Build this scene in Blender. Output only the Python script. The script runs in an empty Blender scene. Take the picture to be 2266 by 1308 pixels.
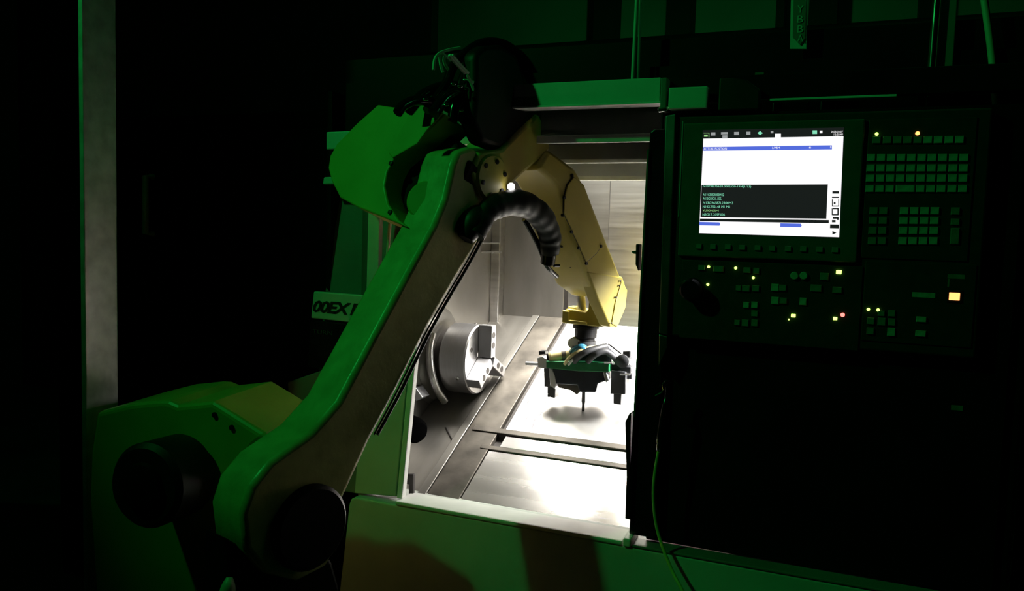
import bpy, bmesh, math, random
from mathutils import Vector as V, Matrix

random.seed(7)
sc = bpy.context.scene
COL = sc.collection

# ------------------------------------------------------------------ camera
FPX, CW, CH = 1800.0, 2266.0, 1308.0
YAW, PIT, ROL = (math.radians(a) for a in (22.70, 4.24, 1.70))
CAM = V((0.0, -1.94, 1.50))
FW = V((-math.sin(YAW) * math.cos(PIT), math.cos(YAW) * math.cos(PIT), -math.sin(PIT)))
R0 = V((math.cos(YAW), math.sin(YAW), 0))
U0 = R0.cross(FW)
RT = R0 * math.cos(ROL) + U0 * math.sin(ROL)
UP = U0 * math.cos(ROL) - R0 * math.sin(ROL)
cd = bpy.data.cameras.new('camera')
cam = bpy.data.objects.new('camera', cd)
COL.objects.link(cam)
cam.matrix_world = Matrix(((RT.x, UP.x, -FW.x, CAM.x), (RT.y, UP.y, -FW.y, CAM.y), (RT.z, UP.z, -FW.z, CAM.z), (0, 0, 0, 1)))
cd.sensor_fit = 'HORIZONTAL'
cd.sensor_width = 36.0
cd.lens = 36.0 * FPX / CW
cd.clip_start = 0.02
sc.camera = cam

# ------------------------------------------------------------------ world, exposure, large lights
w = bpy.data.worlds.new('world')
sc.world = w
w.use_nodes = True
w.node_tree.nodes['Background'].inputs[0].default_value = (0.0, 0.0, 0.0, 1)
w.node_tree.nodes['Background'].inputs[1].default_value = 0.0
sc.view_settings.view_transform = 'Standard'
sc.view_settings.look = 'None'
sc.view_settings.exposure = 0.0
sc.view_settings.gamma = 1.0
sc.view_settings.use_curve_mapping = False

GREEN_POS = V((-2.35, -1.8, 3.3))     # green signal lamp of the machine opposite
GREEN_AIM = V((-0.40, 0.0, 1.50))
GREEN_W = 66.0
CHAMBER_W = 17.0
SIDE_W = 7.0


def add_light(name, kind, loc, energy, color, parent=None, aim=None, **kw):
    d = bpy.data.lights.new(name, kind)
    d.energy = energy
    d.color = color
    for k, v in kw.items():
        setattr(d, k, v)
    o = bpy.data.objects.new(name, d)
    COL.objects.link(o)
    o.location = loc
    if aim is not None:
        o.rotation_euler = (V(aim) - V(loc)).to_track_quat('-Z', 'Y').to_euler()
    return o


add_light('green_lamp_light', 'SPOT', GREEN_POS, GREEN_W, (0.02, 1.0, 0.15), aim=GREEN_AIM,
          spot_size=math.radians(62), spot_blend=1.0, shadow_soft_size=0.05)


# ------------------------------------------------------------------ geometry helpers
def ray(u, v):
    return FW + RT * ((u - CW / 2) / FPX) - UP * ((v - CH / 2) / FPX)


def pY(u, v, Y):
    d = ray(u, v)
    return CAM + d * ((Y - CAM.y) / d.y)


def pX(u, v, X):
    d = ray(u, v)
    return CAM + d * ((X - CAM.x) / d.x)


def pP(u, v, origin, normal):
    d = ray(u, v)
    return CAM + d * ((origin - CAM).dot(normal) / d.dot(normal))


def prism(bm, pts, vec, taper=1.0):
    """polygon pts extruded by vec"""
    vec = V(vec)
    a = [bm.verts.new(p) for p in pts]
    if taper != 1.0:
        c = sum((V(p) for p in pts), V()) / len(pts)
        b = [bm.verts.new(c + (V(p) - c) * taper + vec) for p in pts]
    else:
        b = [bm.verts.new(V(p) + vec) for p in pts]
    n = len(pts)
    bm.faces.new(a)
    bm.faces.new(b[::-1])
    for i in range(n):
        bm.faces.new((a[i], b[i], b[(i + 1) % n], a[(i + 1) % n]))


def box(bm, lo, hi):
    x0, y0, z0 = lo
    x1, y1, z1 = hi
    prism(bm, [(x0, y0, z0), (x1, y0, z0), (x1, y0, z1), (x0, y0, z1)], (0, y1 - y0, 0))


def frame_of(axis):
    a = V(axis).normalized()
    t = V((0, 0, 1)) if abs(a.z) < 0.9 else V((0, 1, 0))
    x = t.cross(a).normalized()
    return x, a.cross(x), a


def revolve(bm, org, axis, prof, seg=40, cap=True):
    """prof: list of (t, r) along axis"""
    x, y, a = frame_of(axis)
    org = V(org)
    rings = []
    for t, r in prof:
        r = max(r, 1e-4)
        rings.append([bm.verts.new(org + a * t + (x * math.cos(k * math.tau / seg) + y * math.sin(k * math.tau / seg)) * r) for k in range(seg)])
    for A, Bq in zip(rings, rings[1:]):
        for k in range(seg):
            bm.faces.new((A[k], A[(k + 1) % seg], Bq[(k + 1) % seg], Bq[k]))
    if cap:
        bm.faces.new(rings[0][::-1])
        bm.faces.new(rings[-1])


def cyl(bm, p0, p1, r0, r1=None, seg=24):
    p0, p1 = V(p0), V(p1)
    revolve(bm, p0, p1 - p0, [(0, r0), ((p1 - p0).length, r0 if r1 is None else r1)], seg)


def smooth_path(pts, sub=6):
    pts = [V(p) for p in pts]
    if len(pts) < 3:
        return pts
    out = []
    ext = [pts[0] * 2 - pts[1]] + pts + [pts[-1] * 2 - pts[-2]]
    for i in range(1, len(ext) - 2):
        a, b, c, d = ext[i - 1:i + 3]
        for s in range(sub):
            t = s / sub
            out.append(0.5 * (2 * b + (c - a) * t + (2 * a - 5 * b + 4 * c - d) * t * t + (3 * b - a - 3 * c + d) * t ** 3))
    out.append(pts[-1])
    return out


def tube(bm, pts, r, seg=10, sub=6, rfun=None):
    P = smooth_path(pts, sub)
    n = len(P)
    prev = None
    rings = []
    for i, p in enumerate(P):
        t = (P[min(i + 1, n - 1)] - P[max(i - 1, 0)]).normalized()
        if prev is None:
            x = frame_of(t)[0]
        else:
            x = (prev - t * prev.dot(t)).normalized()
        prev = x
        y = t.cross(x)
        rr = r if rfun is None else rfun(i / (n - 1))
        rings.append([bm.verts.new(p + (x * math.cos(k * math.tau / seg) + y * math.sin(k * math.tau / seg)) * rr) for k in range(seg)])
    for A, Bq in zip(rings, rings[1:]):
        for k in range(seg):
            bm.faces.new((A[k], A[(k + 1) % seg], Bq[(k + 1) % seg], Bq[k]))
    bm.faces.new(rings[0][::-1])
    bm.faces.new(rings[-1])


def root_of(o):
    while o.parent:
        o = o.parent
    return o


def finish(name, bm, mat, parent=None, bevel=0.0, smooth=False, seg=2, kind=None):
    """one mesh object; verts are given in world space and stored relative to the root"""
    bmesh.ops.recalc_face_normals(bm, faces=bm.faces)
    me = bpy.data.meshes.new(name)
    off = root_of(parent).location.copy() if parent else None
    if off is None:
        lo = [min(v.co[i] for v in bm.verts) for i in range(3)]
        hi = [max(v.co[i] for v in bm.verts) for i in range(3)]
        off = V(((lo[0] + hi[0]) / 2, (lo[1] + hi[1]) / 2, lo[2]))
        loc = off
    else:
        loc = V()
    bmesh.ops.translate(bm, verts=bm.verts, vec=-off)
    bm.to_mesh(me)
    bm.free()
    o = bpy.data.objects.new(name, me)
    COL.objects.link(o)
    o.location = loc
    if parent:
        o.parent = parent
    me.materials.append(mat)
    if smooth:
        for p in me.polygons:
            p.use_smooth = True
        try:
            me.set_sharp_from_angle(angle=math.radians(38))
        except Exception:
            pass
    if bevel:
        m = o.modifiers.new('bevel', 'BEVEL')
        m.width = bevel
        m.segments = seg
        m.limit_method = 'ANGLE'
        m.angle_limit = math.radians(35)
        m.harden_normals = False
    if kind:
        o['kind'] = kind
    return o


def part(name, fn, mat, parent=None, **kw):
    bm = bmesh.new()
    fn(bm)
    return finish(name, bm, mat, parent, **kw)


def thing(name, label, cat, loc, group=None):
    o = bpy.data.objects.new(name, None)
    COL.objects.link(o)
    o.location = loc
    o.empty_display_size = 0.1
    o['label'] = label
    o['category'] = cat
    if group:
        o['group'] = group
    return o


def tag(o, label, cat, group=None):
    o['label'] = label
    o['category'] = cat
    if group:
        o['group'] = group
    return o


def text(name, s, mat, parent, org, width=None, height=0.02, xdir=(1, 0, 0), ydir=(0, 0, 1), shear=0.0, depth=0.0004, space=1.0, bold=0.0):
    """flat lettering, its lower-left corner at org, scaled to width x height"""
    cu = bpy.data.curves.new('lettering', 'FONT')
    cu.body = s
    cu.size = 1.0
    cu.shear = shear
    cu.space_character = space
    cu.resolution_u = 2
    cu.offset = bold
    tmp = bpy.data.objects.new('lettering', cu)
    COL.objects.link(tmp)
    dg = bpy.context.evaluated_depsgraph_get()
    me = bpy.data.meshes.new_from_object(tmp.evaluated_get(dg))
    bpy.data.objects.remove(tmp)
    bpy.data.curves.remove(cu)
    xs = [v.co.x for v in me.vertices]
    ys = [v.co.y for v in me.vertices]
    sy = height / max(1e-6, max(ys) - min(ys))
    sx = (width / max(1e-6, max(xs) - min(xs))) if width else sy
    xd, yd = V(xdir).normalized(), V(ydir).normalized()
    off = root_of(parent).location
    x0, y0 = min(xs), min(ys)
    for v in me.vertices:
        v.co = V(org) + xd * (v.co.x - x0) * sx + yd * (v.co.y - y0) * sy - off
    me.name = name
    me.materials.clear()
    me.materials.append(mat)
    o = bpy.data.objects.new(name, me)
    COL.objects.link(o)
    o.parent = parent
    return o


# ------------------------------------------------------------------ materials (procedural)
def mat(name, col, rough=0.5, metal=0.0, var=0.12, scale=18.0, bump=0.0, rvar=0.1, stretch=None, coat=0.0, spec=0.5, bscale=None):
    m = bpy.data.materials.new(name)
    m.use_nodes = True
    nt = m.node_tree
    b = nt.nodes['Principled BSDF']
    b.inputs['Metallic'].default_value = metal
    b.inputs['Specular IOR Level'].default_value = spec
    b.inputs['Coat Weight'].default_value = coat
    tc = nt.nodes.new('ShaderNodeTexCoord')
    mp = nt.nodes.new('ShaderNodeMapping')
    if stretch:
        mp.inputs['Scale'].default_value = stretch
    nt.links.new(tc.outputs['Object'], mp.inputs['Vector'])
    nz = nt.nodes.new('ShaderNodeTexNoise')
    nz.inputs['Scale'].default_value = scale
    nz.inputs['Detail'].default_value = 5
    nt.links.new(mp.outputs[0], nz.inputs['Vector'])
    rp = nt.nodes.new('ShaderNodeValToRGB')
    rp.color_ramp.elements[0].position = 0.3
    rp.color_ramp.elements[1].position = 0.72
    rp.color_ramp.elements[0].color = tuple(c * (1 - var) for c in col) + (1,)
    rp.color_ramp.elements[1].color = tuple(min(1, c * (1 + var)) for c in col) + (1,)
    nt.links.new(nz.outputs['Fac'], rp.inputs[0])
    nt.links.new(rp.outputs[0], b.inputs['Base Color'])
    mr = nt.nodes.new('ShaderNodeMapRange')
    mr.inputs['To Min'].default_value = max(0.03, rough - rvar)
    mr.inputs['To Max'].default_value = min(1, rough + rvar)
    nt.links.new(nz.outputs['Fac'], mr.inputs[0])
    nt.links.new(mr.outputs[0], b.inputs['Roughness'])
    if bump:
        bp = nt.nodes.new('ShaderNodeBump')
        bp.inputs['Strength'].default_value = bump
        bp.inputs['Distance'].default_value = 0.002
        nz2 = nt.nodes.new('ShaderNodeTexNoise')
        nz2.inputs['Scale'].default_value = bscale or scale * 4
        nz2.inputs['Detail'].default_value = 4
        nt.links.new(mp.outputs[0], nz2.inputs['Vector'])
        nt.links.new(nz2.outputs['Fac'], bp.inputs['Height'])
        nt.links.new(bp.outputs[0], b.inputs['Normal'])
    return m


def emit(name, col, strength):
    m = bpy.data.materials.new(name)
    m.use_nodes = True
    nt = m.node_tree
    nt.nodes.remove(nt.nodes['Principled BSDF'])
    e = nt.nodes.new('ShaderNodeEmission')
    e.inputs[0].default_value = tuple(col) + (1,)
    e.inputs[1].default_value = strength
    nt.links.new(e.outputs[0], nt.nodes['Material Output'].inputs[0])
    return m


M = {}
M['white_paint'] = mat('white_paint', (0.52, 0.55, 0.50), 0.42, var=0.10, scale=6, bump=0.05, bscale=160)
M['grey_paint'] = mat('grey_paint', (0.16, 0.17, 0.16), 0.4, var=0.2, scale=5, bump=0.05, bscale=160)
M['sill_white'] = mat('sill_white', (0.70, 0.70, 0.66), 0.4, var=0.08, scale=14)
M['yellow'] = mat('yellow_robot_paint', (0.44, 0.36, 0.065), 0.42, var=0.10, scale=9, bump=0.06, bscale=120)
M['arm_paint'] = mat('worn_yellow_arm_paint', (0.46, 0.41, 0.15), 0.34, var=0.16, scale=22, bump=0.35, bscale=90, rvar=0.14)
M['steel'] = mat('brushed_steel', (0.58, 0.57, 0.55), 0.34, 1.0, var=0.12, scale=9, stretch=(0.4, 8, 8), bump=0.04)
M['chuck_steel'] = mat('machined_chuck_steel', (0.62, 0.62, 0.64), 0.36, 1.0, var=0.06, scale=30, stretch=(12, 1, 1), rvar=0.05)
M['jaw_steel'] = mat('soft_jaw_steel', (0.42, 0.42, 0.44), 0.45, 0.85, var=0.08, scale=30)
M['bed_steel'] = mat('bed_cover_steel', (0.72, 0.71, 0.69), 0.27, 0.95, var=0.05, scale=5, bump=0.02, bscale=60, rvar=0.04, stretch=(0.5, 6, 6))
M['bed_wet'] = mat('wet_bed_steel', (0.72, 0.71, 0.68), 0.52, 0.95, var=0.12, scale=10, bump=0.12, bscale=18, rvar=0.12)
M['dirty_steel'] = mat('dirty_steel', (0.11, 0.10, 0.085), 0.5, 0.6, var=0.4, scale=12, bump=0.25, bscale=40)
M['wall_steel'] = mat('chamber_wall_steel', (0.26, 0.25, 0.23), 0.40, 0.75, var=0.18, scale=4, bump=0.05, bscale=20, stretch=(3, 1, 0.6))
M['groove'] = mat('dark_groove', (0.035, 0.03, 0.028), 0.6, var=0.3)
M['black'] = mat('black_plastic', (0.006, 0.006, 0.006), 0.5, var=0.2, spec=0.3)
M['black_paint'] = mat('black_paint', (0.005, 0.005, 0.005), 0.5, var=0.3, scale=8, spec=0.08)
M['black_gloss'] = mat('black_gloss', (0.006, 0.006, 0.007), 0.16, var=0.2)
M['matte_black'] = mat('matte_black_rubber', (0.003, 0.003, 0.003), 0.8, var=0.2, spec=0.0)
M['rubber'] = mat('black_rubber_sleeve', (0.008, 0.011, 0.010), 0.50, var=0.3, scale=30, bump=0.5, bscale=40, spec=0.25)
M['panel_face'] = mat('control_panel_face', (0.014, 0.022, 0.018), 0.5, var=0.15, scale=40, spec=0.3)
M['bezel'] = mat('screen_bezel', (0.05, 0.075, 0.065), 0.5, var=0.12, scale=30, spec=0.3)
M['key'] = mat('pale_key', (0.30, 0.36, 0.30), 0.5, var=0.35, scale=60)
M['key_dim'] = mat('grey_key', (0.13, 0.16, 0.14), 0.5, var=0.25, scale=60)
M['chrome'] = mat('chrome', (0.75, 0.75, 0.74), 0.16, 1.0, var=0.03)
M['post_strip'] = mat('grey_strip_metal', (0.50, 0.50, 0.53), 0.30, 1.0, var=0.15, scale=9)
M['column'] = mat('galvanised_column', (0.62, 0.60, 0.56), 0.42, 0.4, var=0.22, scale=26, bump=0.08)
M['concrete'] = mat('floor_concrete', (0.10, 0.10, 0.095), 0.6, var=0.3, scale=3, bump=0.1)
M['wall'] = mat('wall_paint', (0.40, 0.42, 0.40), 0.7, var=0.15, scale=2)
M['dark_wall'] = mat('dark_walls_and_shade', (0.030, 0.034, 0.032), 0.7, var=0.25, scale=2)
M['ceiling'] = mat('ceiling_paint', (0.05, 0.05, 0.05), 0.8)
M['hose_yellow'] = mat('yellow_hose', (0.50, 0.45, 0.10), 0.35, var=0.1)
M['hose_pale'] = mat('pale_hose', (0.55, 0.52, 0.38), 0.4, var=0.1)
M['hose_blue'] = mat('blue_air_line', (0.05, 0.25, 0.38), 0.3, var=0.15)
M['wire'] = mat('pale_wire', (0.55, 0.60, 0.50), 0.4, var=0.1)
M['cream'] = mat('cream_cylinder', (0.72, 0.62, 0.32), 0.4, var=0.1)
M['grip_body'] = mat('gripper_body', (0.035, 0.04, 0.055), 0.32, 0.4, var=0.15)
M['grip_green'] = mat('green_gripper_plate', (0.015, 0.17, 0.06), 0.4, var=0.2, scale=30)
M['pad'] = mat('dark_gripper_pad', (0.045, 0.047, 0.05), 0.5, var=0.15)
M['alu'] = mat('aluminium', (0.62, 0.63, 0.66), 0.35, 0.8, var=0.06)
M['tower_green'] = emit('lit_green_lens', (0.05, 1.0, 0.25), 18.0)
M['tower_amber'] = mat('unlit_amber_lens', (0.30, 0.12, 0.01), 0.3)
M['tower_red'] = mat('unlit_red_lens', (0.25, 0.02, 0.02), 0.3)
M['lamp_white'] = emit('chamber_lamp_panel', (1.0, 0.95, 0.87), 0.8)
M['led_white'] = emit('white_led', (1, 0.97, 0.93), 6.0)
M['led_green'] = emit('yellow_green_led', (0.55, 1.0, 0.12), 4.0)
M['led_red'] = emit('red_led', (1.0, 0.10, 0.08), 5.0)
M['led_orange'] = emit('orange_lamp', (1.0, 0.36, 0.10), 2.6)
M['scr_white'] = emit('screen_white', (1.0, 0.99, 1.0), 1.02)
M['scr_blue'] = emit('screen_blue', (0.10, 0.17, 0.80), 0.9)
M['scr_black'] = emit('screen_dark', (0.012, 0.016, 0.014), 0.8)
M['scr_grey'] = emit('screen_grey', (0.40, 0.42, 0.42), 0.8)
M['scr_text'] = emit('screen_text_green', (0.30, 0.95, 0.62), 0.8)
M['scr_lime'] = emit('screen_text_lime', (0.40, 0.85, 0.30), 0.8)
M['ink'] = mat('black_ink', (0.006, 0.007, 0.006), 0.5)
M['ink_grey'] = mat('grey_ink', (0.05, 0.055, 0.05), 0.5)

# ------------------------------------------------------------------ the room
def struct(name, lo, hi, m):
    return part(name, lambda b: box(b, lo, hi), M[m], kind='structure')


struct('floor', (-7, -6, -0.1), (4, 4, 0), 'concrete')
struct('ceiling', (-7, -6, 4.2), (4, 4, 4.3), 'ceiling')
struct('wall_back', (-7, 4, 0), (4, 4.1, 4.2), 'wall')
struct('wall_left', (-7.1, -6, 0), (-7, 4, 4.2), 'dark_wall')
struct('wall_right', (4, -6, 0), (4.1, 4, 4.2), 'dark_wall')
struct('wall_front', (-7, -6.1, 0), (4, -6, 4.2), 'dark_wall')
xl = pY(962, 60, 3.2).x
struct('wall_shade_panel', (-6.9, 3.15, 0), (xl, 3.25, 4.2), 'dark_wall')  # dark panel puts the shade on the rear wall's left part into colour
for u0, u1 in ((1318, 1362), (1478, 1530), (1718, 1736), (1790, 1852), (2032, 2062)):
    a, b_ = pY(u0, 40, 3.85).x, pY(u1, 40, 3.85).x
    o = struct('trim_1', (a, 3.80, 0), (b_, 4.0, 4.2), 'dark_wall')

# free-standing steel column by the robot
XC = -1.72
cA, cB = pX(187, 600, XC).y, pX(260, 600, XC).y
col = thing('steel_column', 'grey flat steel post standing left of the robot, faintly lit by the lathe', 'column', (XC, (cA + cB) / 2, 0))
part('shaft', lambda b: box(b, (XC - 0.015, cA, 0.012), (XC, cB, 4.195)), M['column'], col, bevel=0.003)
part('base_plate', lambda b: box(b, (XC - 0.07, cA - 0.03, 0), (XC + 0.05, cB + 0.03, 0.012)), M['column'], col, bevel=0.003)

# black cabinet left of the lathe
cab = thing('electrical_cabinet', 'tall black cabinet in the dark left of the lathe with a pale vertical handle', 'cabinet', (-2.25, 0.9, 0))
part('body', lambda b: box(b, (-3.05, 0.45, 0.0), (-1.50, 1.35, pY(500, 252, 0.45).z)), M['black_paint'], cab, bevel=0.01)
for i in range(2):
    x0 = -3.03 + i * 0.77
    part('door', lambda b: box(b, (x0, 0.43, 0.12), (x0 + 0.755, 0.45, 1.85)), M['black_paint'], cab, bevel=0.004)
hA, hB = pY(322, 390, 0.39), pY(322, 517, 0.39)


def f(b):
    tube(b, [hA + V((0, 0.035, 0)), hA, hB, hB + V((0, 0.035, 0))], 0.012, sub=1)


part('handle', f, M['hose_pale'], cab, smooth=True)

# ------------------------------------------------------------------ the lathe
LB = thing('lathe', 'large turning machine with white steel front, lit open work chamber and black operator side', 'lathe', (-0.5, 0.7, 0))
W_, K_ = M['white_paint'], M['black_paint']
YS = -0.03                       # skirt face
SZ = 0.748
# skirt, in its full height, with rounded top-left corner
xs0 = pY(772, 1100, YS).x
xs1 = pY(741, 1300, YS).x


def f(b):
    prism(b, [(xs1 - 0.03, YS, 0.05), (0.62, YS, 0.05), (0.62, YS, SZ), (xs0 + 0.02, YS, SZ), (xs0 + 0.005, YS, SZ - 0.008), (xs0, YS, SZ - 0.025)], (0, 0.14, 0))


part('skirt_panel', f, W_, LB, bevel=0.006, seg=3)
part('plinth', lambda b: box(b, (-1.28, 0.06, 0), (0.58, 1.5, 0.10)), K_, LB)
# sill of the door opening
xj = pY(880, 1107, -0.02).x
xp = pY(1379, 1200, -0.02).x
part('sill', lambda b: prism(b, [(xj, YS - 0.004, SZ), (xp, YS - 0.004, SZ), (xp, YS - 0.004, SZ + 0.014), (xp, 0.05, SZ + 0.010), (xj, 0.05, SZ + 0.010), (xj, YS - 0.004, SZ + 0.014)][:4], (0, 0.075, 0)) if False else box(b, (xj, YS - 0.004, SZ), (xp, 0.055, SZ + 0.012)), M['sill_white'], LB, bevel=0.004)
part('sill_stop', lambda b: box(b, (xp + 0.003, YS - 0.006, SZ), (xp + 0.022, 0.05, SZ + 0.020)), M['sill_white'], LB, bevel=0.003)
part('sill_ledge', lambda b: box(b, (xp + 0.026, YS - 0.002, SZ), (0.62, 0.02, SZ + 0.006)), M['grey_paint'], LB, bevel=0.002)

# left front: panel that leans back, jamb, trim bands
jb, jt = pY(882, 1100, 0.0), pY(905, 860, 0.035)
lean = V((jt.x - jb.x, 0.035, jt.z - jb.z)) / (jt.z - jb.z)
TOPZ = 1.76
JT = jb + lean * (TOPZ - jb.z)


def f(b):
    L0 = V((xs0 + 0.0, 0.0, SZ))
    prism(b, [L0, jb, JT, V((-1.400, JT.y, TOPZ)), V((-1.435, 0.06, 1.33)), V((-1.435, 0.02, 1.0)), V((-1.35, 0.0, SZ))], (0, 0.02, 0))


part('left_front_panel', f, M['grey_paint'], LB, bevel=0.003)


def f(b):
    w_ = 0.018
    prism(b, [jb + V((0, -0.012, 0)), jb + V((w_, -0.012, 0)), JT + V((w_, -0.012, 0)), JT + V((0, -0.012, 0))], (0, 0.022, 0))


part('door_jamb', f, M['sill_white'], LB, bevel=0.003)
# the lower white plate between arm and jamb
part('left_lower_plate', lambda b: prism(b, [V((xs0 + 0.005, -0.010, SZ + 0.004)), jb + V((-0.004, -0.010, 0.004)), jb + lean * 0.50 + V((-0.004, -0.010, 0)), V((xs0 + 0.005, 0.045, jb.z + 0.50))], (0, 0.012, 0)), W_, LB, bevel=0.003)
LY = 0.03


def band(name, px, m, y=LY, th=0.02, bevel=0.003):
    return part(name, lambda b: prism(b, [pY(u, v, y) for u, v in px], (0, th, 0)), M[m], LB, bevel=bevel)


band('vertical_trim', [(815, 440), (841, 440), (836, 650), (810, 650)], 'white_paint', y=0.005)
lab = band('name_band', [(694, 645), (880, 660), (872, 724), (688, 704)], 'white_paint', y=0.004)
band('top_trim', [(722, 292), (850, 286), (850, 327), (722, 331)], 'white_paint', y=0.03)
band('lower_trim', [(716, 392), (840, 388), (840, 404), (714, 408)], 'white_paint', y=0.03)
band('black_plate', [(686, 708), (870, 728), (845, 830), (680, 812)], 'black_gloss', y=0.006, th=0.012)
tA, tB = pY(692, 691, 0.0030), pY(797, 700, 0.0030)
text('name_lettering', '00EX II', M['ink'], lab, tA, (tB - tA).length, 0.036, xdir=tB - tA, shear=0.30, space=0.88, bold=0.035)
tA, tB = pY(692, 738, 0.0045), pY(735, 742, 0.0045)
text('plate_lettering', 'TURN', M['ink_grey'], LB, tA, (tB - tA).length, 0.012, xdir=tB - tA)
band('left_foot_cover', [(636, 846), (712, 820), (720, 900), (640, 905)], 'grey_paint', y=-0.02, th=0.05)
part('side_conduit', lambda b: tube(b, [pY(864, 470, -0.02), pY(861, 520, -0.02), pY(855, 590, -0.02)], 0.0045), M['hose_pale'], LB, smooth=True)

# chamber ------------------------------------------------------------
BN = V((0, -0.509, 1.0)).normalized()
BP = V((-0.996, 0.08, 0.739))


def bed(u, v):
    return pP(u, v, BP, BN)


def bedpt(x, y, h=0.0):
    return V((x, y, 0.739 + 0.509 * (y - 0.08))) + BN * h


YB = 0.97                         # back wall
XR = -0.24                        # right chamber wall
XA, XB = -0.996, -1.113
bz = lambda y: 0.739 + 0.509 * (y - 0.08)


def plate(name, x0, x1, y0, y1, m, h=0.0, th=0.02, parent=None, bevel=0.0015):
    return part(name, lambda b: prism(b, [bedpt(x0, y0, h), bedpt(x1, y0, h), bedpt(x1, y1, h), bedpt(x0, y1, h)], -BN * th), M[m], parent or LB, bevel=bevel)


plate('bed_base', XB - 0.03, XR, 0.03, YB, 'groove', h=-0.016, th=0.05)
plate('bed_plate', XA + 0.004, XR, 0.035, 0.286, 'bed_steel')
plate('bed_plate', XA + 0.030, XR, 0.306, 0.352, 'bed_steel')
plate('bed_plate', XA + 0.018, XR, 0.378, YB - 0.02, 'bed_wet')
plate('bed_rail', XB + 0.09, XR, 0.288, 0.303, 'dirty_steel', h=0.004, th=0.012)
plate('bed_rail', XB + 0.03, XR, 0.355, 0.375, 'dirty_steel', h=0.006, th=0.014)
plate('bed_edge_strip', XB + 0.015, XA, 0.03, YB, 'dirty_steel', h=0.002)
plate('bed_edge_strip', XB - 0.015, XB + 0.012, 0.03, YB, 'wall_steel', h=0.004)
for path in (((1232, 838), (1218, 860), (1222, 872), (1196, 900), (1180, 925), (1166, 950)), ((1226, 856), (1200, 884), (1188, 905), (1172, 916), (1160, 940)), ((1196, 845), (1176, 880), (1150, 920), (1134, 948)), ((1212, 885), (1198, 912), (1184, 930), (1178, 952))):
    def f(b):
        n0 = len(b.verts)
        tube(b, [bed(u, v) for u, v in path], 0.0028, 8, 5)
        for vv in b.verts:
            d = (vv.co - BP).dot(BN)
            vv.co -= BN * d * 0.65
    part('coolant_trickle', f, M['chrome'], LB, smooth=True)
# sloped cover below the chuck, on the left
XH = -1.29                        # headstock wall
plate('chip_tray', XH, XB - 0.018, 0.03, YB, 'wall_steel', h=-0.004)
part('tray_seam', lambda b: tube(b, [bed(987, 945) + BN * -0.003, bed(1007, 985) + BN * -0.003], 0.003), M['groove'], LB)


def f(b):
    prism(b, [(XH, 0.06, bz(0.06) - 0.02), (XH, YB + 0.02, bz(YB) - 0.02), (XH, YB + 0.02, 1.86), (XH, 0.30, 1.86), (XH, 0.06, TOPZ - 0.03)], (-0.02, 0, 0))


part('headstock_wall', f, M['wall_steel'], LB)
xseam = pY(1252, 620, YB).x
part('back_wall_plate', lambda b: box(b, (-1.42, YB, 1.10), (xseam - 0.006, YB + 0.02, 1.90)), M['wall_steel'], LB, bevel=0.002)
part('back_wall_groove', lambda b: box(b, (xseam - 0.008, YB + 0.012, 1.10), (xseam + 0.014, YB + 0.03, 1.90)), M['groove'], LB)
part('way_cover_plate', lambda b: box(b, (xseam + 0.012, YB - 0.006, 1.10), (XR + 0.02, YB + 0.016, 1.90)), M['steel'], LB, bevel=0.003)
xs2 = pY(1345, 480, YB - 0.03).x
part('way_cover_plate', lambda b: box(b, (xs2, YB - 0.022, 1.15), (XR + 0.01, YB - 0.007, 1.88)), M['steel'], LB, bevel=0.004)
part('right_wall', lambda b: box(b, (XR, 0.08, 0.74), (XR + 0.02, YB + 0.02, 1.90)), M['wall_steel'], LB)
xc = pY(1119, 500, YB).x
part('corner_post', lambda b: box(b, (XH, YB - 0.05, 1.15), (xc, YB - 0.001, 1.86)), M['steel'], LB, bevel=0.004)
# recessed plate seen under the elbow
r0, r1 = pY(1040, 470, YB), pY(1122, 540, YB)
part('inspection_plate', lambda b: box(b, (XH, YB - 0.20, r1.z), (xc, YB - 0.05, r1.z + 0.006)), M['steel'], LB, bevel=0.004)
part('plate_shelf', lambda b: box(b, (XH, YB - 0.14, r1.z - 0.035), (xc + 0.01, YB - 0.05, r1.z - 0.028)), M['steel'], LB, bevel=0.002)
# header over the door opening
hx0, hx1 = -1.12, pY(1440, 300, 0.068).x
z0, z1 = pY(1330, 315, 0.068).z, pY(1330, 297, 0.068).z
part('door_header', lambda b: box(b, (hx0, 0.068, z0), (hx1, 0.084, z1)), W_, LB, bevel=0.002)
z2, z3 = pY(1330, 361, 0.36).z, pY(1330, 318, 0.36).z
part('roof_lip', lambda b: prism(b, [(hx0 - 0.2, 0.36, z3), (hx0 - 0.2, 0.345, z2 + 0.01), (hx0 - 0.2, 0.35, z2), (hx0 - 0.2, 0.372, z2), (hx0 - 0.2, 0.372, z3)], (XR - hx0 + 0.2, 0, 0)), W_, LB, bevel=0.002)
z4 = pY(1330, 399, 0.46).z
z5 = pY(1330, 361, 0.46).z + 0.02
part('roof_lip', lambda b: prism(b, [(hx0 - 0.2, 0.47, z5), (hx0 - 0.2, 0.452, z4 + 0.012), (hx0 - 0.2, 0.455, z4), (hx0 - 0.2, 0.482, z4), (hx0 - 0.2, 0.482, z5)], (XR - hx0 + 0.2, 0, 0)), W_, LB, bevel=0.002)
part('roof_step', lambda b: box(b, (hx0 - 0.2, 0.365, z2 + 0.022), (XR, 0.475, z2 + 0.030)), M['wall_steel'], LB)
part('chamber_roof', lambda b: box(b, (-1.42, 0.36, z5 + 0.10), (XR + 0.02, YB + 0.03, z5 + 0.12)), M['wall_steel'], LB)
part('roof_step', lambda b: box(b, (-1.42, 0.47, z5 - 0.01), (XR + 0.02, 0.482, z5 + 0.11)), M['wall_steel'], LB)
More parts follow.
